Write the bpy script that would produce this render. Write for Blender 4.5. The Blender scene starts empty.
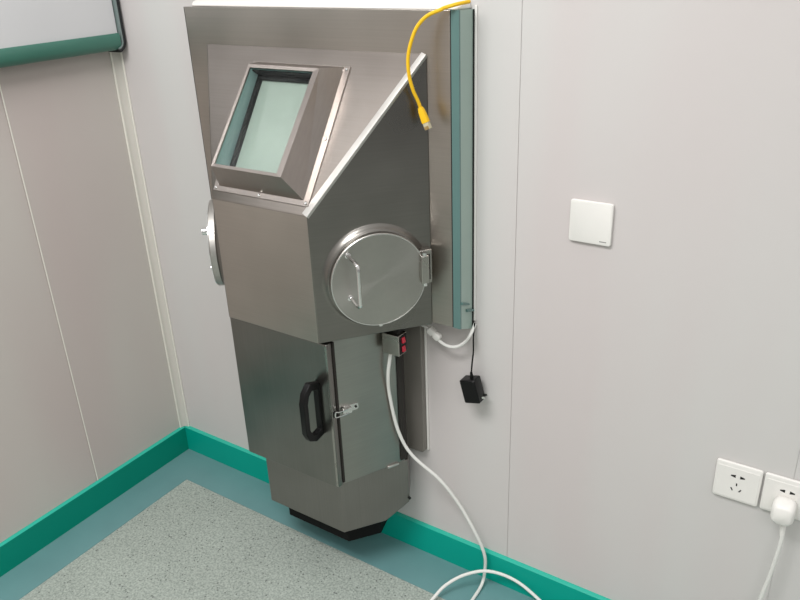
import bpy, bmesh, math, random
from mathutils import Vector, Matrix
random.seed(3)
sc = bpy.context.scene
COL = sc.collection

# ------------------------------------------------------------------ colours
def lin(c):
    c /= 255.0
    return c / 12.92 if c <= 0.04045 else ((c + 0.055) / 1.055) ** 2.4
def rgb(r, g, b): return (lin(r), lin(g), lin(b), 1.0)

# ------------------------------------------------------------------ materials
def base_mat(name):
    m = bpy.data.materials.new(name); m.use_nodes = True
    nt = m.node_tree
    return m, nt, nt.nodes['Principled BSDF']

def plain(name, col, rough=0.5, metal=0.0, var=0.06, scale=30.0, bump=0.0, spec=0.5, coat=0.0):
    m, nt, p = base_mat(name)
    tc = nt.nodes.new('ShaderNodeTexCoord')
    nz = nt.nodes.new('ShaderNodeTexNoise'); nz.inputs['Scale'].default_value = scale; nz.inputs['Detail'].default_value = 3
    nt.links.new(tc.outputs['Object'], nz.inputs['Vector'])
    mx = nt.nodes.new('ShaderNodeMix'); mx.data_type = 'RGBA'
    mx.inputs['A'].default_value = tuple(c * (1 - var) for c in col[:3]) + (1,)
    mx.inputs['B'].default_value = tuple(min(1, c * (1 + var)) for c in col[:3]) + (1,)
    nt.links.new(nz.outputs['Fac'], mx.inputs['Factor'])
    nt.links.new(mx.outputs['Result'], p.inputs['Base Color'])
    p.inputs['Roughness'].default_value = rough; p.inputs['Metallic'].default_value = metal
    p.inputs['Specular IOR Level'].default_value = spec
    p.inputs['Coat Weight'].default_value = coat
    if bump:
        b = nt.nodes.new('ShaderNodeBump'); b.inputs['Strength'].default_value = bump; b.inputs['Distance'].default_value = 0.001
        nt.links.new(nz.outputs['Fac'], b.inputs['Height']); nt.links.new(b.outputs['Normal'], p.inputs['Normal'])
    return m

def steel(name, col, rough, grain=(1, 1, 1), var=0.05, cloud=0.10, bump=0.03):
    """brushed stainless: stretched fine noise for the grain, large soft noise for the handling marks"""
    m, nt, p = base_mat(name)
    tc = nt.nodes.new('ShaderNodeTexCoord')
    mp = nt.nodes.new('ShaderNodeMapping'); mp.inputs['Scale'].default_value = grain
    nt.links.new(tc.outputs['Object'], mp.inputs['Vector'])
    g = nt.nodes.new('ShaderNodeTexNoise'); g.inputs['Scale'].default_value = 1.0; g.inputs['Detail'].default_value = 4; g.inputs['Roughness'].default_value = 0.65
    nt.links.new(mp.outputs['Vector'], g.inputs['Vector'])
    c = nt.nodes.new('ShaderNodeTexNoise'); c.inputs['Scale'].default_value = 5.0; c.inputs['Detail'].default_value = 2
    nt.links.new(tc.outputs['Object'], c.inputs['Vector'])
    def scaled(src, lo, hi):
        r = nt.nodes.new('ShaderNodeMapRange'); r.inputs['From Min'].default_value = 0.25; r.inputs['From Max'].default_value = 0.75
        r.inputs['To Min'].default_value = lo; r.inputs['To Max'].default_value = hi
        nt.links.new(src, r.inputs['Value']); return r.outputs['Result']
    a = scaled(g.outputs['Fac'], 1 - var, 1 + var); b = scaled(c.outputs['Fac'], 1 - cloud, 1 + cloud)
    mu = nt.nodes.new('ShaderNodeMath'); mu.operation = 'MULTIPLY'; nt.links.new(a, mu.inputs[0]); nt.links.new(b, mu.inputs[1])
    vm = nt.nodes.new('ShaderNodeVectorMath'); vm.operation = 'SCALE'; vm.inputs[0].default_value = col[:3]
    nt.links.new(mu.outputs['Value'], vm.inputs['Scale'])
    nt.links.new(vm.outputs['Vector'], p.inputs['Base Color'])
    nt.links.new(scaled(c.outputs['Fac'], rough * 0.85, rough * 1.15), p.inputs['Roughness'])
    p.inputs['Metallic'].default_value = 1.0
    bp_ = nt.nodes.new('ShaderNodeBump'); bp_.inputs['Strength'].default_value = bump; bp_.inputs['Distance'].default_value = 0.0004
    nt.links.new(g.outputs['Fac'], bp_.inputs['Height']); nt.links.new(bp_.outputs['Normal'], p.inputs['Normal'])
    return m

def turned(name, col, rough, axis):
    m = steel(name, col, rough, (60, 60, 60), var=0.03, cloud=0.05, bump=0.0)
    nt = m.node_tree; p = nt.nodes['Principled BSDF']
    tc = nt.nodes.new('ShaderNodeTexCoord'); cx = nt.nodes.new('ShaderNodeVectorMath'); cx.operation = 'CROSS_PRODUCT'
    nt.links.new(tc.outputs['Object'], cx.inputs[0]); cx.inputs[1].default_value = axis
    nz = nt.nodes.new('ShaderNodeVectorMath'); nz.operation = 'NORMALIZE'; nt.links.new(cx.outputs[0], nz.inputs[0])
    nt.links.new(nz.outputs[0], p.inputs['Tangent']); p.inputs['Anisotropic'].default_value = 0.75
    return m

def wall_mat(name, col, tint):
    m, nt, p = base_mat(name)
    tc = nt.nodes.new('ShaderNodeTexCoord')
    mp = nt.nodes.new('ShaderNodeMapping'); mp.inputs['Scale'].default_value = (2.2, 2.2, 0.5)
    nt.links.new(tc.outputs['Object'], mp.inputs['Vector'])
    nz = nt.nodes.new('ShaderNodeTexNoise'); nz.inputs['Scale'].default_value = 1.6; nz.inputs['Detail'].default_value = 2
    nt.links.new(mp.outputs['Vector'], nz.inputs['Vector'])
    mx = nt.nodes.new('ShaderNodeMix'); mx.data_type = 'RGBA'
    mx.inputs['A'].default_value = col; mx.inputs['B'].default_value = tint
    rp = nt.nodes.new('ShaderNodeMapRange'); rp.inputs['From Min'].default_value = 0.35; rp.inputs['From Max'].default_value = 0.65
    nt.links.new(nz.outputs['Fac'], rp.inputs['Value']); nt.links.new(rp.outputs['Result'], mx.inputs['Factor'])
    nt.links.new(mx.outputs['Result'], p.inputs['Base Color'])
    p.inputs['Roughness'].default_value = 0.55; p.inputs['Specular IOR Level'].default_value = 0.25
    return m

def floor_mat():
    m, nt, p = base_mat('speckled_grey_vinyl')
    tc = nt.nodes.new('ShaderNodeTexCoord')
    vo = nt.nodes.new('ShaderNodeTexVoronoi'); vo.inputs['Scale'].default_value = 170
    nt.links.new(tc.outputs['Object'], vo.inputs['Vector'])
    n1 = nt.nodes.new('ShaderNodeTexNoise'); n1.inputs['Scale'].default_value = 190; n1.inputs['Detail'].default_value = 3
    nt.links.new(tc.outputs['Object'], n1.inputs['Vector'])
    n2 = nt.nodes.new('ShaderNodeTexNoise'); n2.inputs['Scale'].default_value = 5
    nt.links.new(tc.outputs['Object'], n2.inputs['Vector'])
    cr = nt.nodes.new('ShaderNodeValToRGB')
    e = cr.color_ramp.elements
    e[0].position = 0.30; e[0].color = rgb(134, 143, 136)
    e[1].position = 0.70; e[1].color = rgb(182, 191, 183)
    q = e.new(0.50); q.color = rgb(160, 169, 162)
    nt.links.new(n1.outputs['Fac'], cr.inputs['Fac'])
    # a few dark chips picked by random cell colour
    sp = nt.nodes.new('ShaderNodeSeparateColor'); nt.links.new(vo.outputs['Color'], sp.inputs['Color'])
    gt = nt.nodes.new('ShaderNodeMath'); gt.operation = 'GREATER_THAN'; gt.inputs[1].default_value = 0.955
    nt.links.new(sp.outputs['Red'], gt.inputs[0])
    ls = nt.nodes.new('ShaderNodeMath'); ls.operation = 'LESS_THAN'; ls.inputs[1].default_value = 0.42
    nt.links.new(vo.outputs['Distance'], ls.inputs[0])
    an = nt.nodes.new('ShaderNodeMath'); an.operation = 'MULTIPLY'
    nt.links.new(gt.outputs[0], an.inputs[0]); nt.links.new(ls.outputs[0], an.inputs[1])
    m1 = nt.nodes.new('ShaderNodeMix'); m1.data_type = 'RGBA'
    nt.links.new(an.outputs[0], m1.inputs['Factor']); nt.links.new(cr.outputs['Color'], m1.inputs['A'])
    m1.inputs['B'].default_value = rgb(104, 110, 107)
    hs = nt.nodes.new('ShaderNodeHueSaturation'); nt.links.new(m1.outputs['Result'], hs.inputs['Color'])
    mr = nt.nodes.new('ShaderNodeMapRange'); mr.inputs['To Min'].default_value = 0.88; mr.inputs['To Max'].default_value = 1.10
    nt.links.new(n2.outputs['Fac'], mr.inputs['Value']); nt.links.new(mr.outputs['Result'], hs.inputs['Value'])
    nt.links.new(hs.outputs['Color'], p.inputs['Base Color'])
    p.inputs['Roughness'].default_value = 0.42; p.inputs['Specular IOR Level'].default_value = 0.35
    return m

M = {}
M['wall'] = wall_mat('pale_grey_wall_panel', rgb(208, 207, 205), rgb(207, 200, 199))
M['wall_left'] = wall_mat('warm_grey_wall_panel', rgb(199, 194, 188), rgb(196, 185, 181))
M['floor'] = floor_mat()
M['border'] = plain('blue_green_vinyl', rgb(104, 146, 148), 0.4, var=0.10, scale=9)
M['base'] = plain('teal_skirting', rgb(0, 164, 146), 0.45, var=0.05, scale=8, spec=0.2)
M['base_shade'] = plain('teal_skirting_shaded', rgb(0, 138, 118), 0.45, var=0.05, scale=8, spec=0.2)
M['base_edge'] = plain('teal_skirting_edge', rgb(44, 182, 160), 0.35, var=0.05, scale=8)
M['cove'] = plain('grey_cove_strip', rgb(206, 202, 194), 0.4, var=0.02)
M['cove_lip'] = plain('white_cove_lip', rgb(240, 237, 228), 0.35, var=0.02)
SC = (0.46, 0.425, 0.39)
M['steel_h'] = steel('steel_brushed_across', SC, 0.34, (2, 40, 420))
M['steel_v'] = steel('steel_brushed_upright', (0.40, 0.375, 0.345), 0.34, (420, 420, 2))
M['steel_side'] = steel('steel_brushed_side_shaded', (0.235, 0.224, 0.208), 0.30, (6, 6, 420), cloud=0.14)
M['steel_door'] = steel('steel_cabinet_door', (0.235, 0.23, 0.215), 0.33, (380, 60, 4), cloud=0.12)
M['steel_disc'] = steel('steel_fittings', (0.42, 0.405, 0.375), 0.27, (60, 60, 160), cloud=0.06)
M['steel_edge'] = steel('steel_ground_edge', (0.60, 0.585, 0.56), 0.42, (60, 60, 60), bump=0.1)
M['steel_slope'] = steel('steel_slope_shaded', (0.30, 0.272, 0.25), 0.36, (2, 200, 300))
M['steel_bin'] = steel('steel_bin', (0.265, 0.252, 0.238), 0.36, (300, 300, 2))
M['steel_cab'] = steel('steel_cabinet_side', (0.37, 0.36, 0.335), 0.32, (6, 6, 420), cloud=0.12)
M['steel_dull'] = plain('dull_steel', rgb(128, 124, 118), 0.42, metal=0.25, var=0.06, scale=8)
M['steel_bezel'] = steel('steel_bezel', (0.40, 0.36, 0.335), 0.33, (420, 60, 4))
M['chrome'] = steel('polished_steel', (0.78, 0.78, 0.77), 0.13, (20, 20, 20), var=0.03, bump=0.0)
M['dark_gap'] = plain('dark_gasket_and_shadow', rgb(38, 34, 30), 0.7)
M['dark_steel'] = plain('dark_steel', rgb(46, 46, 45), 0.45, metal=0.6)
M['teal_dark'] = plain('deep_teal_edge', rgb(92, 124, 121), 0.28, var=0.06, scale=6)
M['teal_pale'] = plain('pale_teal_edge', rgb(160, 180, 172), 0.28, var=0.06, scale=6)
M['liner'] = plain('pale_green_liner_reflection', rgb(150, 176, 176), 0.3, var=0.12, scale=14)
M['pane'] = plain('green_grey_glazing', rgb(162, 170, 163), 0.16, var=0.16, scale=9, coat=0.5)
M['rubber'] = plain('black_rubber', rgb(14, 15, 16), 0.6, spec=0.15)
M['black'] = plain('black_plastic', rgb(13, 13, 14), 0.4, spec=0.25)
M['white'] = plain('white_plastic', rgb(236, 234, 230), 0.3, var=0.02)
M['plug'] = plain('white_plug_plastic', rgb(238, 236, 232), 0.35, var=0.02)
M['cord'] = plain('white_cord', rgb(228, 228, 224), 0.4, var=0.03)
M['slot'] = plain('socket_slot', rgb(12, 12, 13), 0.7)
M['mark'] = plain('grey_mark', rgb(140, 140, 138), 0.6)
M['red'] = plain('red_rocker', rgb(186, 44, 62), 0.3)
M['yellow'] = plain('yellow_cord', rgb(240, 190, 24), 0.4, var=0.05)
M['clear'] = plain('clear_plug_tip', rgb(196, 188, 160), 0.2)
M['gold'] = plain('gold_contact', rgb(190, 150, 70), 0.3, metal=0.9)
M['sealant'] = plain('white_sealant', rgb(232, 230, 226), 0.45, var=0.02)
M['board'] = plain('whiteboard_face', rgb(212, 212, 214), 0.22, var=0.02, scale=3)
M['board_green'] = plain('dark_green_rail', rgb(62, 112, 98), 0.38, var=0.10, scale=10)
M['board_black'] = plain('black_edge', rgb(22, 26, 28), 0.35)
M['board_grey'] = plain('grey_bead', rgb(122, 136, 134), 0.35)
M['paint_white'] = plain('ceiling_white', rgb(226, 226, 224), 0.7, var=0.02)

def glass_mat():
    m, nt, p = base_mat('clear_green_glass')
    out = nt.nodes['Material Output']
    tr = nt.nodes.new('ShaderNodeBsdfTransparent'); tr.inputs['Color'].default_value = (0.94, 0.97, 0.955, 1)
    gl = nt.nodes.new('ShaderNodeBsdfGlossy'); gl.inputs['Roughness'].default_value = 0.04
    nz = nt.nodes.new('ShaderNodeTexNoise'); nz.inputs['Scale'].default_value = 12
    tc = nt.nodes.new('ShaderNodeTexCoord'); nt.links.new(tc.outputs['Object'], nz.inputs['Vector'])
    mr = nt.nodes.new('ShaderNodeMapRange'); mr.inputs['To Min'].default_value = 0.0; mr.inputs['To Max'].default_value = 0.05
    nt.links.new(nz.outputs['Fac'], mr.inputs['Value'])
    ms = nt.nodes.new('ShaderNodeMixShader')
    nt.links.new(mr.outputs['Result'], ms.inputs['Fac']); nt.links.new(tr.outputs[0], ms.inputs[1]); nt.links.new(gl.outputs[0], ms.inputs[2])
    nt.links.new(ms.outputs[0], out.inputs['Surface'])
    return m
M['glass'] = glass_mat()

# ------------------------------------------------------------------ mesh helpers
def face(bm, pts):
    return bm.faces.new([bm.verts.new(Vector(p)) for p in pts])

def hexa(bm, b, t):
    """solid from a bottom ring and a matching top ring of points"""
    vb = [bm.verts.new(Vector(p)) for p in b]; vt = [bm.verts.new(Vector(p)) for p in t]
    n = len(vb)
    bm.faces.new(vb[::-1]); bm.faces.new(vt)
    for i in range(n): bm.faces.new((vb[i], vb[(i + 1) % n], vt[(i + 1) % n], vt[i]))

def box(bm, lo, hi):
    (x0, y0, z0), (x1, y1, z1) = lo, hi
    hexa(bm, [(x0, y0, z0), (x1, y0, z0), (x1, y1, z0), (x0, y1, z0)], [(x0, y0, z1), (x1, y0, z1), (x1, y1, z1), (x0, y1, z1)])

class Frame:
    """local axes: point(u, v, h) = O + U u + V v + N h"""
    def __init__(s, O, U, V, N=None):
        s.O = Vector(O); s.U = Vector(U).normalized(); s.V = Vector(V).normalized()
        s.N = Vector(N).normalized() if N is not None else s.U.cross(s.V).normalized()
    def __call__(s, u, v, h=0.0): return s.O + s.U * u + s.V * v + s.N * h

def prism(bm, F, pts, h0, h1):
    hexa(bm, [F(u, v, h0) for u, v in pts], [F(u, v, h1) for u, v in pts])

def rect(u0, v0, u1, v1): return [(u0, v0), (u1, v0), (u1, v1), (u0, v1)]

def rrect(u0, v0, u1, v1, r, n=4):
    out = []
    for cx, cy, a in ((u1 - r, v0 + r, -90), (u1 - r, v1 - r, 0), (u0 + r, v1 - r, 90), (u0 + r, v0 + r, 180)):
        for k in range(n + 1):
            t = math.radians(a + 90 * k / n); out.append((cx + r * math.cos(t), cy + r * math.sin(t)))
    return out

def circ(u, v, r, n=32): return [(u + r * math.cos(2 * math.pi * k / n), v + r * math.sin(2 * math.pi * k / n)) for k in range(n)]

def loft(bm, rings, cap=True, closed=False):
    vs = [[bm.verts.new(Vector(p)) for p in r] for r in rings]
    n = len(vs[0])
    m = len(vs)
    for j in range(m if closed else m - 1):
        a, b = vs[j], vs[(j + 1) % m]
        for i in range(n): bm.faces.new((a[i], a[(i + 1) % n], b[(i + 1) % n], b[i]))
    if cap and not closed:
        bm.faces.new(vs[0][::-1]); bm.faces.new(vs[-1])

def smooth_path(pts, k=6):
    P = [Vector(p) for p in pts]; out = []
    for i in range(len(P) - 1):
        p0 = P[max(i - 1, 0)]; p1 = P[i]; p2 = P[i + 1]; p3 = P[min(i + 2, len(P) - 1)]
        for j in range(k):
            t = j / k
            out.append(0.5 * ((2 * p1) + (p2 - p0) * t + (2 * p0 - 5 * p1 + 4 * p2 - p3) * t * t + (3 * p1 - p0 - 3 * p2 + p3) * t ** 3))
    out.append(P[-1]); return out

def tube(bm, pts, r, n=10, sm=True, k=6, radii=None):
    P = smooth_path(pts, k) if sm else [Vector(p) for p in pts]
    rings = []; prev = None
    for i, p in enumerate(P):
        t = (P[min(i + 1, len(P) - 1)] - P[max(i - 1, 0)]).normalized()
        if prev is None:
            a = t.cross(Vector((0, 0, 1)));
            if a.length < 0.1: a = t.cross(Vector((1, 0, 0)))
            a.normalize()
        else:
            a = (prev - t * prev.dot(t)).normalized()
        prev = a; b = t.cross(a)
        rr = radii[i] if radii else r
        rings.append([p + a * rr * math.cos(2 * math.pi * q / n) + b * rr * math.sin(2 * math.pi * q / n) for q in range(n)])
    loft(bm, rings)

def new(): return bmesh.new()

def obj(name, bm, mat, parent=None, bevel=0.0, seg=2, smooth=True, label=None, angle=35):
    bmesh.ops.recalc_face_normals(bm, faces=bm.faces)
    me = bpy.data.meshes.new(name)
    c = Vector((0, 0, 0))
    if bm.verts:
        lo = Vector([min(v.co[i] for v in bm.verts) for i in range(3)]); hi = Vector([max(v.co[i] for v in bm.verts) for i in range(3)])
        c = (lo + hi) / 2
        if parent is None: c.z = lo.z
    for v in bm.verts: v.co -= c
    bm.to_mesh(me); bm.free()
    o = bpy.data.objects.new(name, me); COL.objects.link(o)
    me.materials.append(M[mat] if isinstance(mat, str) else mat)
    if parent is not None:
        o.parent = parent
        w = Vector((0, 0, 0)); q = parent
        while q is not None: w += q.location; q = q.parent
        o.location = c - w
    else: o.location = c
    if bevel:
        b = o.modifiers.new('bevel', 'BEVEL'); b.width = bevel; b.segments = seg; b.limit_method = 'ANGLE'; b.angle_limit = math.radians(30)
    if smooth:
        for p in me.polygons: p.use_smooth = True
        me.set_sharp_from_angle(angle=math.radians(angle))
    if label: o['label'] = label
    return o

def tag(o, label, cat, group=None):
    o['label'] = label; o['category'] = cat
    if group: o['group'] = group
    return o

def thing(name, loc, label, cat, group=None):
    o = bpy.data.objects.new(name, None); o.empty_display_size = 0.05; COL.objects.link(o); o.location = loc
    return tag(o, label, cat, group)

def struct(name, bm, mat, parent=None, **k):
    o = obj(name, bm, mat, parent, **k); o['kind'] = 'structure'; return o

# ================================================================== the setting
BH = 0.092
bm = new(); box(bm, (-0.06, -4.2, -0.08), (4.2, 0.06, 0.0)); struct('floor', bm, 'floor', smooth=False)
# back wall of sandwich panels with open hairline joints
SX1, SX2 = 1.197, 1.791
bm = new()
box(bm, (-0.06, 0.0016, 0.0), (4.2, 0.06, 2.7))
for x0, x1 in ((-0.06, SX1 - 0.001), (SX1 + 0.001, SX2 - 0.0004), (SX2 + 0.0004, 3.0), (3.002, 4.2)):
    box(bm, (x0, 0.0, 0.0), (x1, 0.0016, 2.7))
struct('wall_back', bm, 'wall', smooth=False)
bm = new()
box(bm, (-0.06, -4.2, 0.0), (-0.0018, 0.0, 2.7))
for y0, y1 in ((-4.2, -1.55), (-1.548, -0.3522), (-0.3494, 0.0)):
    box(bm, (-0.0018, y0, 0.0), (0.0, y1, 2.7))
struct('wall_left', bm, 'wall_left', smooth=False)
bm = new(); box(bm, (-0.001, -0.3494, BH), (0.0012, -0.3464, 2.7)); struct('trim_3', bm, 'cove_lip', smooth=False, label='thin pale bead along the left wall joint')
# floor border band
bm = new()
B = 0.13
hexa(bm, [(0, 0, 0), (0, -4.2, 0), (B, -4.2, 0), (B, -B, 0), (4.2, -B, 0), (4.2, 0, 0)],
     [(0, 0, 0.0012), (0, -4.2, 0.0012), (B, -4.2, 0.0012), (B, -B, 0.0012), (4.2, -B, 0.0012), (4.2, 0, 0.0012)])
struct('trim_1', bm, 'border', smooth=False, label='blue green vinyl border band round the grey floor')
# skirtings with a pale top edge
for name, lo, hi in (('baseboard_back', (0.0, -0.011, 0.0), (4.2, 0.0, BH - 0.003)), ('baseboard_left', (0.0, -4.2, 0.0), (0.011, -0.011, BH - 0.003))):
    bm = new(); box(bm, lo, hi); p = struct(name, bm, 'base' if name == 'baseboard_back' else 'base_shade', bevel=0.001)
    bm = new(); l2 = (lo[0], lo[1], BH - 0.003)
    if name == 'baseboard_back':
        hexa(bm, [(0.011, -0.011, BH - .003), (4.2, -0.011, BH - .003), (4.2, 0, BH - .003), (0.011, 0, BH - .003)],
             [(0.006, -0.005, BH), (4.2, -0.005, BH), (4.2, 0, BH), (0.006, 0, BH)])
    else:
        hexa(bm, [(0, -4.2, BH - .003), (.011, -4.2, BH - .003), (.011, -0.011, BH - .003), (0, -.011, BH - .003)],
             [(0, -4.2, BH), (.005, -4.2, BH), (.005, -0.006, BH), (0, -.006, BH)])
    struct('skirting_cap', bm, 'base_edge', p)
# rounded cove strip in the corner of the walls
bm = new()
prof = [(0.0, -0.0235), (0.0035, -0.0225)]
for k in range(7):
    a = math.radians(90 * k / 6); prof.append((0.020 - 0.0145 * math.cos(a), -0.020 + 0.0145 * math.sin(a)))
prof += [(0.0225, -0.0035), (0.0235, 0.0), (0.0, 0.0)]
hexa(bm, [(x, y, BH) for x, y in prof], [(x, y, 2.7) for x, y in prof])
cove = struct('trim_2', bm, 'cove', angle=25)
for a, b in (((0.001, -0.0245), (0.0055, -0.0205)), ((0.0205, -0.0055), (0.0245, -0.001))):
    bm = new(); box(bm, (a[0], a[1], BH), (b[0], b[1], 2.7)); struct('cove_lip', bm, 'cove_lip', cove, bevel=0.001)

# ================================================================== stainless pass-through hood
XC = 0.722
YF, YH = -0.060, -0.264          # front of the wall frame, front of the hood
ZB, ZK, ZT = 0.745, 1.037, 1.336
def mx(x): return 2 * XC - x
root = thing('stainless_hood', (XC, 0.0, 0.167), 'tall stainless steel hood with sloped window, round side door and lower cabinet on the wall', 'steel hood')

# wall frame (front plate; its underside drops towards the wall)
bm = new()
x0, x1 = 0.3565, 1.077
hexa(bm, [(x0, YF, 0.75), (x1, YF, 0.75), (x1, 0, 0.732), (x0, 0, 0.732)], [(x0, YF, 1.416), (x1, YF, 1.416), (x1, 0, 1.413), (x0, 0, 1.413)])
obj('wall_frame', bm, 'steel_h', root, bevel=0.001)
# two-tone teal folded edge on the right of the frame, dark folded edge on the left
bm = new(); hexa(bm, [(0.3545, YF + .0008, 0.7502), (0.3567, YF + .0008, 0.7502), (0.3567, -0.001, 0.7325), (0.3545, -0.001, 0.7325)],
     [(0.3545, YF + .0008, 1.4155), (0.3567, YF + .0008, 1.4155), (0.3567, -0.001, 1.4125), (0.3545, -0.001, 1.4125)])
obj('folded_edge', bm, 'dark_steel', root, smooth=False)
for s in (1,):
    f = (lambda x: x) if s else mx
    bm = new()
    hexa(bm, [(f(1.0795), YF - .001, 0.750), (f(1.097), YF - .001, 0.750), (f(1.097), YF + .004, 0.7485), (f(1.0795), YF + .004, 0.7485)],
         [(f(1.0795), YF - .001, 1.416), (f(1.097), YF - .001, 1.416), (f(1.097), YF + .004, 1.416), (f(1.0795), YF + .004, 1.416)])
    obj('edge_strip', bm, 'teal_dark' if s else 'steel_side', root, smooth=False, label='dark teal front edge strip' if s else 'grey left edge strip')
    bm = new()
    hexa(bm, [(f(1.077), YF + .004, 0.7485), (f(1.097), YF + .004, 0.7485), (f(1.0965), -0.001, 0.726), (f(1.077), -0.001, 0.726)],
         [(f(1.077), YF + .004, 1.416), (f(1.097), YF + .004, 1.416), (f(1.0965), -0.001, 1.413), (f(1.077), -0.001, 1.413)])
    obj('side_panel', bm, 'teal_pale' if s else 'steel_side', root, smooth=False, label='pale teal outer side of frame' if s else None)
    bm = new(); box(bm, (min(f(1.0768), f(1.0797)), YF - .0004, 0.7505), (max(f(1.0768), f(1.0797)), YF + .004, 1.4155))
    obj('dark_joint', bm, 'dark_steel' if s else 'steel_side', root, smooth=False)
    bm = new(); box(bm, (min(f(1.0965), f(1.099)), -0.006, 0.728), (max(f(1.0965), f(1.099)), -0.0005, 1.413))
    obj('dark_joint', bm, 'dark_steel', root, smooth=False)
    bm = new(); box(bm, (min(f(1.099), f(1.104)), -0.004, 0.748), (max(f(1.099), f(1.104)), -0.0002, 1.42))
    obj('sealant_bead', bm, 'sealant', root, bevel=0.001)
bm = new(); hexa(bm, [(0.362, -0.045, 1.4158), (1.092, -0.057, 1.4158), (1.092, -0.0005, 1.4135), (0.362, -0.0005, 1.4135)],
                 [(0.366, -0.040, 1.426), (1.088, -0.050, 1.423), (1.088, -0.0005, 1.432), (0.366, -0.0005, 1.438)])
obj('top_band', bm, 'sealant', root, bevel=0.004, label='white band along the top')  # white band laid along the top of the frame
# two small clips on the teal side
for (ya, za), (yb, zb_) in (((-0.058, .813), (-0.026, .799)), ((-0.036, .787), (-0.004, .775))):
    bm = new(); hexa(bm, [(1.096, ya, za - .004), (1.1015, ya, za - .004), (1.1015, yb, zb_ - .003), (1.096, yb, zb_ - .003)],
                     [(1.096, ya, za + .003), (1.1015, ya, za + .002), (1.1015, yb, zb_ + .002), (1.096, yb, zb_ + .002)])
    obj('edge_clip', bm, 'teal_dark', root, bevel=0.0008)

# hood body: tapered both ways in plan, sloped above the knee
XR0, XR1 = 1.025, 0.857
XL0, XL1 = 0.417, 0.586
bl0, br0, tl0, tr0 = (XL0, YF, ZB), (XR0, YF, ZB), (XL0, YF, ZT), (XR0, YF, ZT)
bl1, br1, kl, kr = (XL1, YH, ZB), (XR1, YH, ZB), (XL1, YH, ZK), (XR1, YH, ZK)
bm = new(); V_ = {n: bm.verts.new(Vector(p)) for n, p in dict(bl0=bl0, br0=br0, tl0=tl0, tr0=tr0, bl1=bl1, br1=br1, kl=kl, kr=kr).items()}
for f in (('bl1', 'br1', 'kr', 'kl'), ('kl', 'kr', 'tr0', 'tl0'), ('bl0', 'br0', 'br1', 'bl1'), ('bl0', 'tl0', 'tr0', 'br0')): bm.faces.new([V_[q] for q in f])
for f in (('br1', 'br0', 'tr0', 'kr'), ('bl1', 'kl', 'tl0', 'bl0')): bm.faces.new([V_[q] for q in f])
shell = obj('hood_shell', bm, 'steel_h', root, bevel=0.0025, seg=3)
shell.data.materials.append(M['steel_side']); shell.data.materials.append(M['steel_slope'])  # same sheet; sides and slope coloured darker for their dimmer reflections
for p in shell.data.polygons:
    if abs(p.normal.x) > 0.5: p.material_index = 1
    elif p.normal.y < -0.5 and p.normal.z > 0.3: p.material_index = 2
# ground and polished seam between slope and sides
S = Frame((XC, YH, ZK), (1, 0, 0), Vector((0, YF - YH, ZT - ZK)))        # slope plane
RS = Frame((XR1, YH, 0), (XR0 - XR1, YF - YH, 0), (0, 0, 1))              # right side plane, normal outwards
if RS.N.x < 0: RS.N = -RS.N
LS = Frame((XL1, YH, 0), (XL0 - XL1, YF - YH, 0), (0, 0, 1)); 
if LS.N.x > 0: LS.N = -LS.N
for sgn, SD, k_, t_ in ((1, RS, kr, tr0),):
    k_, t_ = Vector(k_), Vector(t_)
    e = (t_ - k_).normalized()
    inS = e.cross(S.N).normalized()
    if inS.x * sgn > 0: inS = -inS
    inD = e.cross(SD.N).normalized()
    if inD.z > 0: inD = -inD
    bm = new()
    w = 0.015
    rings = []
    for q, ww in ((k_ - e * 0.001, w), (t_ - e * 0.004, w * 0.8)):
        rings.append([q + inS * ww - S.N * .001, q + inS * ww + S.N * .0012, q + inS * 0.004 + S.N * .002, q + (S.N + SD.N) * .0012, q + inD * 0.003 + SD.N * .0015, q + inD * 0.006 - SD.N * .001])
    loft(bm, rings); obj('edge_seam', bm, 'steel_edge' if sgn > 0 else 'steel_slope', root, angle=60)

# --- viewing window: flange, splayed bezel, glazing
XO = -0.0035
bm = new(); pts = rect(-0.1355 + XO, 0.0195, 0.1355 + XO, 0.3245)
prism(bm, S, pts, -0.002, 0.0028)
win = obj('window_frame', bm, 'steel_bezel', root, bevel=0.0007)
bu0, bu1, bv0, bv1 = -0.1205 + XO, 0.1205 + XO, 0.031, 0.3225
ru0, ru1 = -0.1045, 0.0915
rv0, rv1, rh0, rh1 = 0.057, 0.2965, 0.061, 0.046
ou0, ou1, ov0, ov1 = ru0 + 0.006, ru1 - 0.015, rv0 + 0.007, rv1 - 0.007
def rh(v): return rh0 + (rh1 - rh0) * (v - rv0) / (rv1 - rv0)
base_r = [S(u, v, 0.0025) for u, v in rect(bu0, bv0, bu1, bv1)]
rim_r = [S(u, v, rh(v)) for u, v in rect(ru0, rv0, ru1, rv1)]
in_r = [S(u, v, rh(v) - .001) for u, v in rect(ou0, ov0, ou1, ov1)]
in_b = [S(u, v, 0.004) for u, v in rect(ou0, ov0, ou1, ov1)]
bm = new(); loft(bm, [base_r, rim_r, in_r, in_b], cap=False)
obj('bezel', bm, 'steel_bezel', win, smooth=False)
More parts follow.
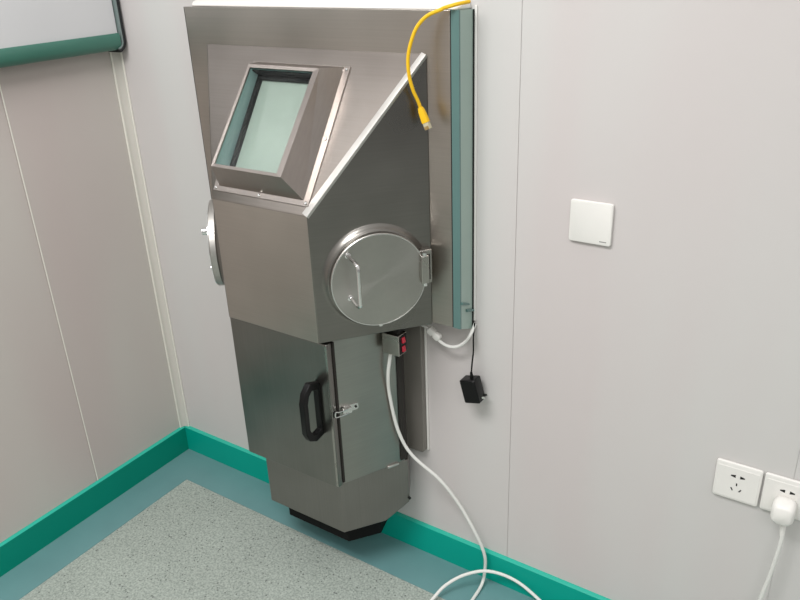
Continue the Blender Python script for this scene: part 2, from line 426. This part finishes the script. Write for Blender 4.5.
# inner liner (thin walls just inside the opening; pale green paints reflected light)
e = 0.0008
bm = new(); loft(bm, [[S(u, v, rh(v) - .004) for u, v in rect(ou0 + e, ov0 + e, ou1 - e, ov1 - e)], [S(u, v, 0.010) for u, v in rect(ou0 + e, ov0 + e, ou1 - e, ov1 - e)]], cap=False)
obj('inner_liner', bm, 'liner', win, smooth=False, label='inner edge of the viewing window, reflection painted pale green')
bm = new()
g0 = rect(ou0 + .002, ov0 + .002, ou1 - .002, ov1 - .002); g1 = rect(ou0 + .011, ov0 + .006, ou1 - .011, ov1 - .012)
loft(bm, [[S(u, v, .006) for u, v in g0], [S(u, v, .018) for u, v in g0], [S(u, v, .018) for u, v in g1], [S(u, v, .006) for u, v in g1]], closed=True)
prism(bm, S, rect(ou0 + .0015, ov1 - .004, ou1 - .0015, ov1 - .0015), 0.010, rh(ov1) - .0085)  # black strip paints the dark reflection along the top wall
obj('glazing_gasket', bm, 'rubber', win, smooth=False)
bm = new(); prism(bm, S, rect(ou0 + .003, ov0 + .003, ou1 - .003, ov1 - .003), 0.004, 0.009)
obj('glazing', bm, 'pane', win, smooth=False, label='pale green inner glazing')
bm = new()
gr = rect(ou0 + .001, ov0 + .001, ou1 - .001, ov1 - .001)
hexa(bm, [S(u, v, rh(v) - .008) for u, v in gr], [S(u, v, rh(v) - .004) for u, v in gr])
obj('glass_pane', bm, 'glass', win, smooth=False)
for u, v in [(0.128 + XO, 0.317), (0.128 + XO, 0.165), (0.128 + XO, 0.026), (XO, 0.0255), (-0.128 + XO, 0.026), (-0.128 + XO, 0.165), (-0.128 + XO, 0.317), (XO, 0.3205 - .001)]:
    bm = new(); loft(bm, [[S(a, b, .0025) for a, b in circ(u, v, .0036, 12)], [S(a, b, .0042) for a, b in circ(u, v, .0034, 12)], [S(a, b, .0056) for a, b in circ(u, v, .002, 12)]])
    obj('screw', bm, 'chrome', win)

# --- round glove-port doors, one on each slanted side
def port(SD, bail=True):
    cs, cz, r = 0.137, 0.885, 0.1055
    bm = new()
    loft(bm, [[SD(a, b, h) for a, b in circ(cs, cz, rr, 64)] for rr, h in ((.095, -0.001), (.095, .012), (r - .0015, .012), (r, .0135), (r, .0262), (r - .0018, .0282))], cap=False)
    bmesh.ops.holes_fill(bm, edges=[e for e in bm.edges if e.is_boundary])
    d = obj('port_door', bm, turned('turned_steel_disc', (0.44, 0.425, 0.40), 0.30, tuple(SD.N)), root, label='round steel port door on the hood side', angle=30)
    bm = new()
    loft(bm, [[SD(a, b, h) for a, b in circ(cs, cz, rr, 64)] for rr, h in ((r - .0012, .0278), (r - .0012, .0292), (r - .0026, .0292), (r - .0026, .0278))], closed=True)
    obj('door_rim', bm, 'chrome', d)
    bm = new()
    loft(bm, [[SD(a, b, h) for a, b in circ(cs, cz, rr, 64)] for rr, h in ((.1185, .0002), (.1145, .0022), (.1105, .0065), (.1065, .0122), (.096, .0128))], cap=False)
    obj('door_collar', bm, 'steel_side', d, angle=60)
    gs = 0.079
    if not bail:
        for zz, rr, hh in ((.938, .0085, .044), (.846, .005, .037)):
            bm = new(); tube(bm, [SD(.072, zz, .027), SD(.072, zz, hh)], rr, 14, sm=False); obj('locking_stud', bm, 'chrome', d)
    bm = new()
    pts = [SD(.071, .952, .027), SD(.0735, .952, .050), SD(.0765, .951, .074), SD(gs, .946, .086), SD(gs, .93, .088), SD(gs, .90, .088), SD(gs, .872, .088), SD(gs, .860, .086), SD(.0765, .855, .074), SD(.0745, .855, .050), SD(.073, .855, .027)]
    if bail: tube(bm, pts, .0042, 10, k=4); obj('grip_handle', bm, 'chrome', d)
    for zz in (.952, .855) if bail else ():
        bm = new(); loft(bm, [[SD(a, b, h) for a, b in circ(.072, zz, rr, 16)] for rr, h in ((.0065, .028), (.0065, .0298), (.005, .0306))]); obj('handle_foot', bm, 'chrome', d)
    # hinge: block with a dark strip painted for its shadow gap, and its pin
    bm = new()
    prism(bm, SD, rect(.226, .858, .2585, .936), 0.0, .022)
    prism(bm, SD, rect(.228, .866, .246, .930), .022, .040)
    hg = obj('hinge', bm, 'steel_disc', d, bevel=.002)
    bm = new(); prism(bm, SD, rect(.2465, .868, .2535, .926), .0215, .0235); obj('hinge_shadow_gap', bm, 'dark_gap', d, smooth=False)
    bm = new(); tube(bm, [SD(.237, .860, .034), SD(.237, .936, .034)], .0055, 12, sm=False); obj('hinge_pin', bm, 'chrome', d)
    bm = new(); prism(bm, SD, rrect(cs - .004, cz - r - .006, cs + .004, cz - r + .003, .002), .012, .022); obj('catch', bm, 'chrome', d)
port(RS); port(LS, False)

# --- lower cabinet under the hood
ZC0, ZC1 = 0.345, 0.7435
pl = [(0.866, -0.226), (0.942, -0.072), (0.930, -0.066), (0.914, -0.050), (0.914, -0.001)]
ring = pl + [(mx(x), y) for x, y in pl[::-1]]
bm = new(); hexa(bm, [(x, y, ZC0) for x, y in ring], [(x, y, ZC1) for x, y in ring])
cab = obj('cabinet_body', bm, 'steel_cab', root, bevel=.0015)
# dark strip standing in for the shadow groove at each rear corner
for f in ((lambda x: x), mx):
    bm = new(); ps = [(f(0.9365), -0.0830), (f(0.9382), -0.0860), (f(0.9437), -0.0750), (f(0.9437), -0.0655), (f(0.931), -0.058), (f(0.930), -0.066)]
    hexa(bm, [(x, y, ZC0 + .006) for x, y in ps], [(x, y, ZC1 - .003) for x, y in ps]); obj('joint_shadow_strip', bm, 'dark_gap', root, smooth=False)
# wall flange behind the cabinet
bm = new(); F0 = Frame((0, -0.001, 0), (1, 0, 0), (0, 0, 1), (0, -1, 0))
prism(bm, F0, rrect(mx(0.966), 0.342, 0.966, 0.7425, .01), 0.0, 0.019)
obj('wall_flange', bm, 'steel_dull', root, bevel=.0015)
bm = new(); box(bm, (0.966, -0.006, 0.344), (0.971, -0.0004, 0.735)); obj('sealant_bead', bm, 'sealant', root, bevel=.001)
# hinged door
bm = new(); FD = Frame((0, -0.2315, 0), (1, 0, 0), (0, 0, 1), (0, -1, 0))
prism(bm, FD, rect(0.571, 0.3455, 0.8655, 0.737), 0.0, 0.018)
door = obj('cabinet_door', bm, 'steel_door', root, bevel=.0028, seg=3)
bm = new(); prism(bm, FD, rect(0.585, 0.352, 0.8685, 0.735), -0.0055, 0.0); obj('door_gasket', bm, 'dark_gap', door, smooth=False)
bm = new(); prism(bm, FD, rect(0.8600, 0.350, 0.8653, 0.733), 0.0178, 0.0184); obj('door_edge_highlight', bm, 'steel_disc', door, smooth=False, label='lighter strip for the lit edge of the door')  # thin lighter strip paints in the lit right edge of the door
# black bail handle
hx = 0.829
prof = [(0.018, 0.634), (0.050, 0.646), (0.070, 0.628), (0.078, 0.604), (0.078, 0.524), (0.068, 0.502), (0.046, 0.489), (0.018, 0.494)]
inn = [(0.026, 0.617), (0.046, 0.626), (0.057, 0.617), (0.0635, 0.598), (0.0635, 0.530), (0.055, 0.513), (0.043, 0.508), (0.026, 0.511)]
bm = new()
loft(bm, [[FD(hx - .0078, z, h) for h, z in prof], [FD(hx + .0078, z, h) for h, z in prof], [FD(hx + .0078, z, h) for h, z in inn], [FD(hx - .0078, z, h) for h, z in inn]], closed=True)
obj('bail_handle', bm, 'black', door, bevel=.0018, seg=2, label='black plastic handle')
# toggle latch across the door joint
BS = Frame((0.866, -0.226, 0), (0.942 - 0.866, -0.072 + 0.226, 0), (0, 0, 1))
if BS.N.x < 0: BS.N = -BS.N
bm = new(); prism(bm, BS, rrect(.012, .5445, .050, .5615, .005), 0.0, .003); lt = obj('toggle_latch', bm, 'chrome', root)
bm = new(); prism(bm, BS, rrect(.006, .5455, .030, .5605, .003), .003, .012); obj('latch_lever', bm, 'chrome', lt, bevel=.001)
bm = new(); tube(bm, [BS(.020, .559, .012), BS(-.004, .559, .013), BS(-.012, .559, .010), BS(-.013, .547, .010), BS(-.004, .547, .013), BS(.020, .547, .012)], .0016, 8, k=4); obj('latch_loop', bm, 'chrome', lt)
bm = new(); prism(bm, BS, rect(-.0175, .546, -.0095, .560), .000, .010); obj('latch_hook', bm, 'dark_steel', lt, bevel=.001)
bm = new(); tube(bm, [BS(.043, .553, .003), BS(.043, .553, .0048)], .003, 10, sm=False); obj('latch_rivet', bm, 'dark_steel', lt)
# drip lip at rear foot of the side
bm = new(); prism(bm, BS, rect(.118, .343, .150, .349), 0.0, .006); obj('corner_lip', bm, 'steel_edge', root, bevel=.001)

# --- waste bin below
zb = 0.167
bm = new()
pf = [(0.838, -0.2105), (0.918, -0.100), (0.943, -0.0665), (0.943, -0.012)]
L = [(0.838, -0.2105, zb), (0.905, -0.118, zb), (0.947, -0.068, 0.212), (0.915, -0.012, 0.232)]
T = [(0.838, -0.2105, ZC0), (0.905, -0.118, ZC0), (0.947, -0.068, ZC0), (0.915, -0.012, ZC0)]
mb = lambda x: 2 * 0.7135 - x
lowr = L + [(mb(x), y, z) for x, y, z in L[::-1]]; upr = T + [(mb(x), y, z) for x, y, z in T[::-1]]
vb = [bm.verts.new(Vector(p)) for p in lowr]; vt = [bm.verts.new(Vector(p)) for p in upr]
n = 8
bm.faces.new(vt)
for i in range(n): bm.faces.new((vb[i], vb[(i + 1) % n], vt[(i + 1) % n], vt[i]))
bm.faces.new((vb[0], vb[7], vb[6], vb[1])); bm.faces.new((vb[1], vb[6], vb[5], vb[2])); bm.faces.new((vb[2], vb[5], vb[4], vb[3]))
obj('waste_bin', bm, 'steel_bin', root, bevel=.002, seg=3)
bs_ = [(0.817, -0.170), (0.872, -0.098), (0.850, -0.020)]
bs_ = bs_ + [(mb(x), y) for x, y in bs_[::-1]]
bm = new(); hexa(bm, [(x, y, 0.095) for x, y in bs_], [(x, y, 0.1675) for x, y in bs_])  # black block added to stand in for deep shadow under the bin
obj('bin_shadow_block', bm, 'rubber', root, bevel=.003, label='black block for the deep shadow under the bin')
bm = new(); tube(bm, [(0.940, -0.066, 0.226), (0.951, -0.071, 0.226)], .0035, 10, sm=False); obj('bin_screw', bm, 'dark_steel', root)

# --- steel switch box with two red rockers
bm = new(); box(bm, (0.932, -0.131, 0.681), (0.977, -0.098, 0.732))
sb = obj('switch_box', bm, 'steel_disc', root, bevel=.0012)
bm = new(); box(bm, (0.9765, -0.1265, 0.684), (0.9785, -0.1005, 0.7295)); obj('switch_plate', bm, 'black', sb, bevel=.0006)
for z in (0.696, 0.718):
    bm = new(); hexa(bm, [(0.978, -0.1205, z - .0068), (0.978, -0.1085, z - .0068), (0.978, -0.1085, z + .0068), (0.978, -0.1205, z + .0068)],
                     [(0.9835, -0.1205, z - .006), (0.9835, -0.1095, z - .006), (0.9805, -0.1095, z + .006), (0.9805, -0.1205, z + .006)])
    obj('rocker_switch', bm, 'red', sb, bevel=.001, label='red rocker switch')
bm = new(); box(bm, (0.920, -0.118, 0.7315), (0.970, -0.080, 0.7435)); obj('switch_bracket', bm, 'dark_steel', sb, bevel=.001)

# ================================================================== cords
# white power cord out of the switch box, dropping to the floor and looping back
bm = new()
tube(bm, [(0.943, -0.114, 0.682), (0.941, -0.117, 0.66), (0.936, -0.120, 0.616), (0.931, -0.111, 0.555), (0.943, -0.100, 0.453), (0.971, -0.085, 0.380), (1.036, -0.060, 0.312),
          (1.082, -0.042, 0.239), (1.125, -0.034, 0.158), (1.146, -0.028, 0.098), (1.1475, -0.026, 0.050), (1.149, -0.042, 0.016), (1.150, -0.081, 0.007), (1.148, -0.145, 0.007),
          (1.125, -0.215, 0.007), (1.088, -0.245, 0.007), (1.060, -0.222, 0.008), (1.066, -0.160, 0.014), (1.080, -0.116, 0.032), (1.115, -0.075, 0.052),
          (1.165, -0.040, 0.060), (1.232, -0.024, 0.050), (1.305, -0.034, 0.030), (1.37, -0.055, 0.010), (1.46, -0.12, 0.007), (1.6, -0.22, 0.007)], 0.0042, 10)
obj('power_cord', bm, 'cord', root, label='white power cord dropping to the floor')

YP = [(1.105, -0.035, 1.429), (1.094, -0.062, 1.4265), (1.075, -0.076, 1.421), (1.0699, -0.084, 1.4178), (1.0475, -0.094, 1.4079), (1.0305, -0.103, 1.389), (1.0207, -0.11, 1.3626), (1.0154, -0.114, 1.3338), (1.0165, -0.114, 1.3024), (1.0207, -0.108, 1.2735), (1.0264, -0.1, 1.2515), (1.0293, -0.096, 1.2374)]
# yellow network lead over the top of the frame
yl = thing('network_cable', (1.05, -0.075, 1.42), 'short yellow network cable hanging over the top corner of the steel frame', 'cable')
bm = new()
tube(bm, YP, 0.0036, 10)
obj('cord', bm, 'yellow', yl)
d = Vector((0.40, 0.0, -0.90)).normalized()
FP = Frame(Vector(YP[-1]) + d * .003, d, (0.90, 0, 0.40), (0, -1, 0))
bm = new(); loft(bm, [[FP(u, a * w, b * h) for a, b in rrect(-1, -1, 1, 1, .3, 2)] for u, w, h in ((-.004, .0042, .0042), (.004, .0062, .005), (.022, .0072, .0056), (.027, .0072, .0056))])
obj('plug_boot', bm, 'yellow', yl)
bm = new(); loft(bm, [[FP(u, a * w, b * h) for a, b in rect(-1, -1, 1, 1)] for u, w, h in ((.0265, .0062, .0048), (.041, .0062, .0048))])
pt = obj('plug_tip', bm, 'clear', yl, bevel=.0008, label='clear plastic plug tip')
bm = new()
for k in range(4): prism(bm, FP, rect(.034, -.0048 + k * .0026, .0405, -.0032 + k * .0026), .0046, .0053)
obj('contacts', bm, 'gold', yl, smooth=False)

# white lead with an inline connector, under the frame
wl = thing('signal_cable', (1.02, -0.03, 0.70), 'thin white cable with an inline connector under the lower right of the frame', 'cable')
bm = new(); tube(bm, [(0.925, -0.045, 0.722), (0.950, -0.040, 0.7215), (0.975, -0.036, 0.722), (0.995, -0.034, 0.717), (1.006, -0.033, 0.709)], .0035, 8)
tube(bm, [(1.022, -0.031, 0.690), (1.036, -0.031, 0.683), (1.055, -0.031, 0.681), (1.075, -0.030, 0.688), (1.093, -0.029, 0.705), (1.1030, -0.027, 0.722), (1.1040, -0.014, 0.733), (1.1040, -0.006, 0.742)], .0038, 8)
obj('cord', bm, 'cord', wl)
dd = Vector((0.80, 0.08, -0.60)).normalized()
FC = Frame((0.996, -0.034, 0.716), dd, (0.6, 0, 0.8), (0, -1, 0))
bm = new()
loft(bm, [[FC(u, a * w, b * h) for a, b in rrect(-1, -1, 1, 1, .25, 2)] for u, w, h in ((0, .005, .005), (.003, .0085, .007), (.017, .0085, .007), (.0172, .006, .005), (.0205, .006, .005), (.0207, .008, .0065), (.034, .008, .0065), (.037, .0045, .0045))])
obj('connector', bm, 'white', wl)

# black adapter dangling from its thin lead
ad = thing('power_adapter', (1.11, -0.02, 0.54), 'black power adapter dangling from a thin dark lead beside the frame', 'power adapter')
bm = new(); tube(bm, [(1.1045, -0.008, 0.745), (1.106, -0.014, 0.733), (1.1085, -0.022, 0.712), (1.112, -0.028, 0.684), (1.110, -0.030, 0.655), (1.1075, -0.030, 0.624)], .0019, 8)
obj('cord', bm, 'black', ad)
FA = Frame((1.111, -0.031, 0.585), (0.96, 0, 0.26), (-0.26, 0, 0.96), (0, -1, 0))
FA.V = (FA.V - FA.U * FA.V.dot(FA.U)).normalized()
bm = new(); loft(bm, [[FA(u, v, h) for u, v in rrect(-.0205 + i, -.031 + i, .0205 - i, .028 - i, .003, 2)] for h, i in ((-.017, .002), (-.014, 0), (.013, 0), (.016, .0025))])
obj('adapter_body', bm, 'black', ad)
bm = new(); tube(bm, [FA(.006, .026, .0), (1.1077, -0.0305, 0.629)], .0042, 10, sm=False, radii=[.0048, .0028]); obj('strain_relief', bm, 'black', ad)
for h in (-.008, .006):
    bm = new(); prism(bm, Frame(FA(.0195, -.019, h), FA.V, FA.N, FA.U), rect(-.0028, -.0008, .0028, .0008), 0, .012); obj('prong', bm, 'chrome', ad, smooth=False)

# ================================================================== wall plates
FW = Frame((0, 0, 0), (1, 0, 0), (0, 0, 1), (0, -1, 0))
def plate(bm, x, z, s=0.086, d=0.008):
    loft(bm, [[FW(u, v, h) for u, v in rrect(x + i, z + i, x + s - i, z + s - i, .0045, 3)] for h, i in ((0.0, .003), (.0022, .003), (.0026, 0), (d - .0022, 0), (d - .0006, .0008), (d, .0024))])
sw = thing('light_switch', (1.358, 0, 0.9815), 'white square rocker light switch alone on the wall right of the hood', 'light switch')
bm = new(); plate(bm, 1.315, 0.9815); obj('switch_plate', bm, 'white', sw)
bm = new(); prism(bm, FW, rect(1.3785, 0.9885, 1.3925, 0.9903), .0078, .0083); obj('maker_mark', bm, 'mark', sw, smooth=False)

def socket(x, z, label):
    t = thing('wall_socket', (x + .043, 0, z), label, 'wall socket', 'white five-hole wall sockets')
    bm = new(); plate(bm, x, z); obj('socket_plate', bm, 'white', t)
    cx, cz = x + .043, z + .043
    bm = new(); prism(bm, FW, rrect(x + .0035, z + .0045, x + .0825, z + .0765, .003, 3), .0072, .0086); obj('socket_insert', bm, 'white', t, bevel=.0005)
    def slot(pts):
        b = new(); prism(b, FW, pts, .0080, .0089); obj('socket_hole', b, 'slot', t, smooth=False)
    for s in (-1, 1):
        u = cx + s * .0092; v = cz + .0150
        slot([(u - s * .0050, v - .0034), (u - s * .0050, v + .0034), (u + s * .0040, v + .0012), (u + s * .0040, v - .0012)][::s])
    slot(rect(cx - .0012, cz - .0068, cx + .0012, cz - .0005))
    for s in (-1, 1):
        u = cx + s * .0078; v = cz - .0165; a = math.radians(30 * s)
        dx, dz = math.sin(a) * .0036, math.cos(a) * .0036; nx, nz = math.cos(a) * .0012, -math.sin(a) * .0012
        slot([(u - dx - nx, v - dz - nz), (u - dx + nx, v - dz + nz), (u + dx + nx, v + dz + nz), (u + dx - nx, v + dz - nz)])
    return t
socket(1.653, 0.4895, 'white wall socket with nothing plugged in, left one of the pair')
socket(1.743, 0.4895, 'white wall socket with a white plug in it, right one of the pair')

pg = thing('power_plug', (1.787, -0.0095, 0.49), 'white power plug in the right wall socket with its cord hanging down', 'plug')
bm = new(); loft(bm, [[FW(u, v, h) for u, v in rrect(1.7665 + i, 0.4925 + i, 1.8075 - i, 0.5385 - i, .012, 4)] for h, i in ((.0092, .004), (.012, .001), (.020, 0), (.036, 0), (.044, .002), (.048, .006))])
obj('plug_body', bm, 'plug', pg, angle=50)
bm = new(); tube(bm, [(1.790, -0.027, 0.497), (1.792, -0.028, 0.477), (1.7935, -0.028, 0.458)], .005, 10, sm=False, radii=[.0066, .0056, .0045]); obj('strain_relief', bm, 'plug', pg)
bm = new(); tube(bm, [(1.7928, -0.028, 0.47), (1.794, -0.029, 0.438), (1.788, -0.029, 0.356), (1.780, -0.028, 0.284), (1.772, -0.028, 0.18), (1.768, -0.030, 0.06), (1.768, -0.045, 0.012), (1.775, -0.10, 0.006), (1.84, -0.22, 0.006)], .0042, 10); obj('cord', bm, 'cord', pg)

# ================================================================== whiteboard on the left wall
wb = thing('whiteboard', (0.0, -0.75, 1.30), 'white writing board with dark green lower rail, on the left wall', 'whiteboard')
FL = Frame((0, 0, 0), (0, 1, 0), (0, 0, 1), (1, 0, 0))
YR = -0.010; Z0 = 1.298; ZT_ = 2.25; YL = -1.60
bm = new(); prism(bm, FL, rect(YL, Z0 + .02, YR - .012, ZT_), .004, .046); obj('board_panel', bm, 'board', wb, smooth=False)
# lower rail: rounded green extrusion
bm = new(); ps = [(.004, 1.303), (.040, 1.303), (.050, 1.307), (.0545, 1.318), (.0545, 1.340), (.050, 1.3455), (.004, 1.3455)]
loft(bm, [[FL(y, z, h) for h, z in ps] for y in (YL, YR - .012)]); obj('lower_rail', bm, 'board_green', wb, label='dark green lower rail', angle=50)
# right edge: grey bead and black rounded end frame wrapping the lower corner
def arc_corner(r_out, r_in, z0, yr, zt):
    c = (yr - r_out, z0 + r_out)
    o = [(c[0] + r_out * math.cos(math.radians(a)), c[1] + r_out * math.sin(math.radians(a))) for a in range(-80, 1, 10)] + [(yr, zt)]
    i = [(c[0] + r_in * math.cos(math.radians(a)), c[1] + r_in * math.sin(math.radians(a))) for a in range(-80, 1, 10)] + [(c[0] + r_in, zt)]
    return o, i
for nm, ro, ri, yr, z0, h1, mt in (('edge_frame', .028, .0195, YR + .0035, Z0 - .001, .0555, 'board_black'), ('edge_bead', .0195, .0165, YR - .005, Z0 + .0075, .056, 'board_grey')):
    o_, i_ = arc_corner(ro, ri, z0, yr, ZT_)
    bm = new()
    loft(bm, [[FL(a[0], a[1], .004), FL(a[0], a[1], h1), FL(b[0], b[1], h1), FL(b[0], b[1], .004)] for a, b in zip(o_, i_)])
    obj(nm, bm, mt, wb, angle=50)

# ================================================================== camera (solved from the room's vanishing lines)
R = [Vector((0.8350, 0.5500, -0.0370)), Vector((0.2031669, -0.3695014, -0.90674797)), Vector((-0.5120677, 0.74923086, -0.42004737))]
zc = -R[2].normalized(); yc = -(R[1] - R[2] * R[1].dot(R[2]) / R[2].dot(R[2])).normalized(); xc = yc.cross(zc)
cam = bpy.data.cameras.new('camera'); co = bpy.data.objects.new('camera', cam); COL.objects.link(co)
mw = Matrix((xc, yc, zc)).transposed().to_4x4(); mw.translation = Vector((1.84904085, -1.39402636, 1.53389682)); co.matrix_world = mw
cam.sensor_fit = 'HORIZONTAL'; cam.sensor_width = 36.0; cam.lens = 771.794 / 800 * 36.0; cam.clip_start = 0.02
sc.camera = co

# ================================================================== light
def area(name, loc, target, size, power, col=(1, 1, 1), sy=None):
    l = bpy.data.lights.new(name, 'AREA'); l.energy = power; l.color = col; l.size = size
    if sy: l.shape = 'RECTANGLE'; l.size_y = sy
    o = bpy.data.objects.new(name, l); COL.objects.link(o); o.location = loc
    o.rotation_euler = (Vector(target) - Vector(loc)).to_track_quat('-Z', 'Y').to_euler(); return o
area('ceiling_light', (0.95, -1.45, 2.65), (0.95, -1.45, 0), 1.2, 36, (1.0, 0.99, 0.98), 0.6)
area('ceiling_light', (2.9, -2.2, 2.65), (2.9, -2.2, 0), 1.2, 14, (1.0, 0.99, 0.98), 0.6)

w = bpy.data.worlds.new('room_ambience'); sc.world = w; w.use_nodes = True
nt = w.node_tree; bg = nt.nodes['Background']
tc = nt.nodes.new('ShaderNodeTexCoord'); sx = nt.nodes.new('ShaderNodeSeparateXYZ'); nt.links.new(tc.outputs['Generated'], sx.inputs[0])
mr = nt.nodes.new('ShaderNodeMapRange'); mr.inputs['From Min'].default_value = -1; mr.inputs['From Max'].default_value = 1
nt.links.new(sx.outputs['Z'], mr.inputs['Value'])
cr = nt.nodes.new('ShaderNodeValToRGB'); e = cr.color_ramp.elements
e[0].position = 0.0; e[0].color = (0.20, 0.21, 0.21, 1); e[1].position = 1.0; e[1].color = (0.95, 0.94, 0.92, 1)
q = e.new(0.48); q.color = (0.30, 0.30, 0.29, 1); q = e.new(0.62); q.color = (0.55, 0.54, 0.52, 1)
nt.links.new(mr.outputs['Result'], cr.inputs['Fac']); nt.links.new(cr.outputs['Color'], bg.inputs['Color']); bg.inputs['Strength'].default_value = 0.75

sc.view_settings.view_transform = 'Standard'; sc.view_settings.look = 'None'; sc.view_settings.exposure = 0.38
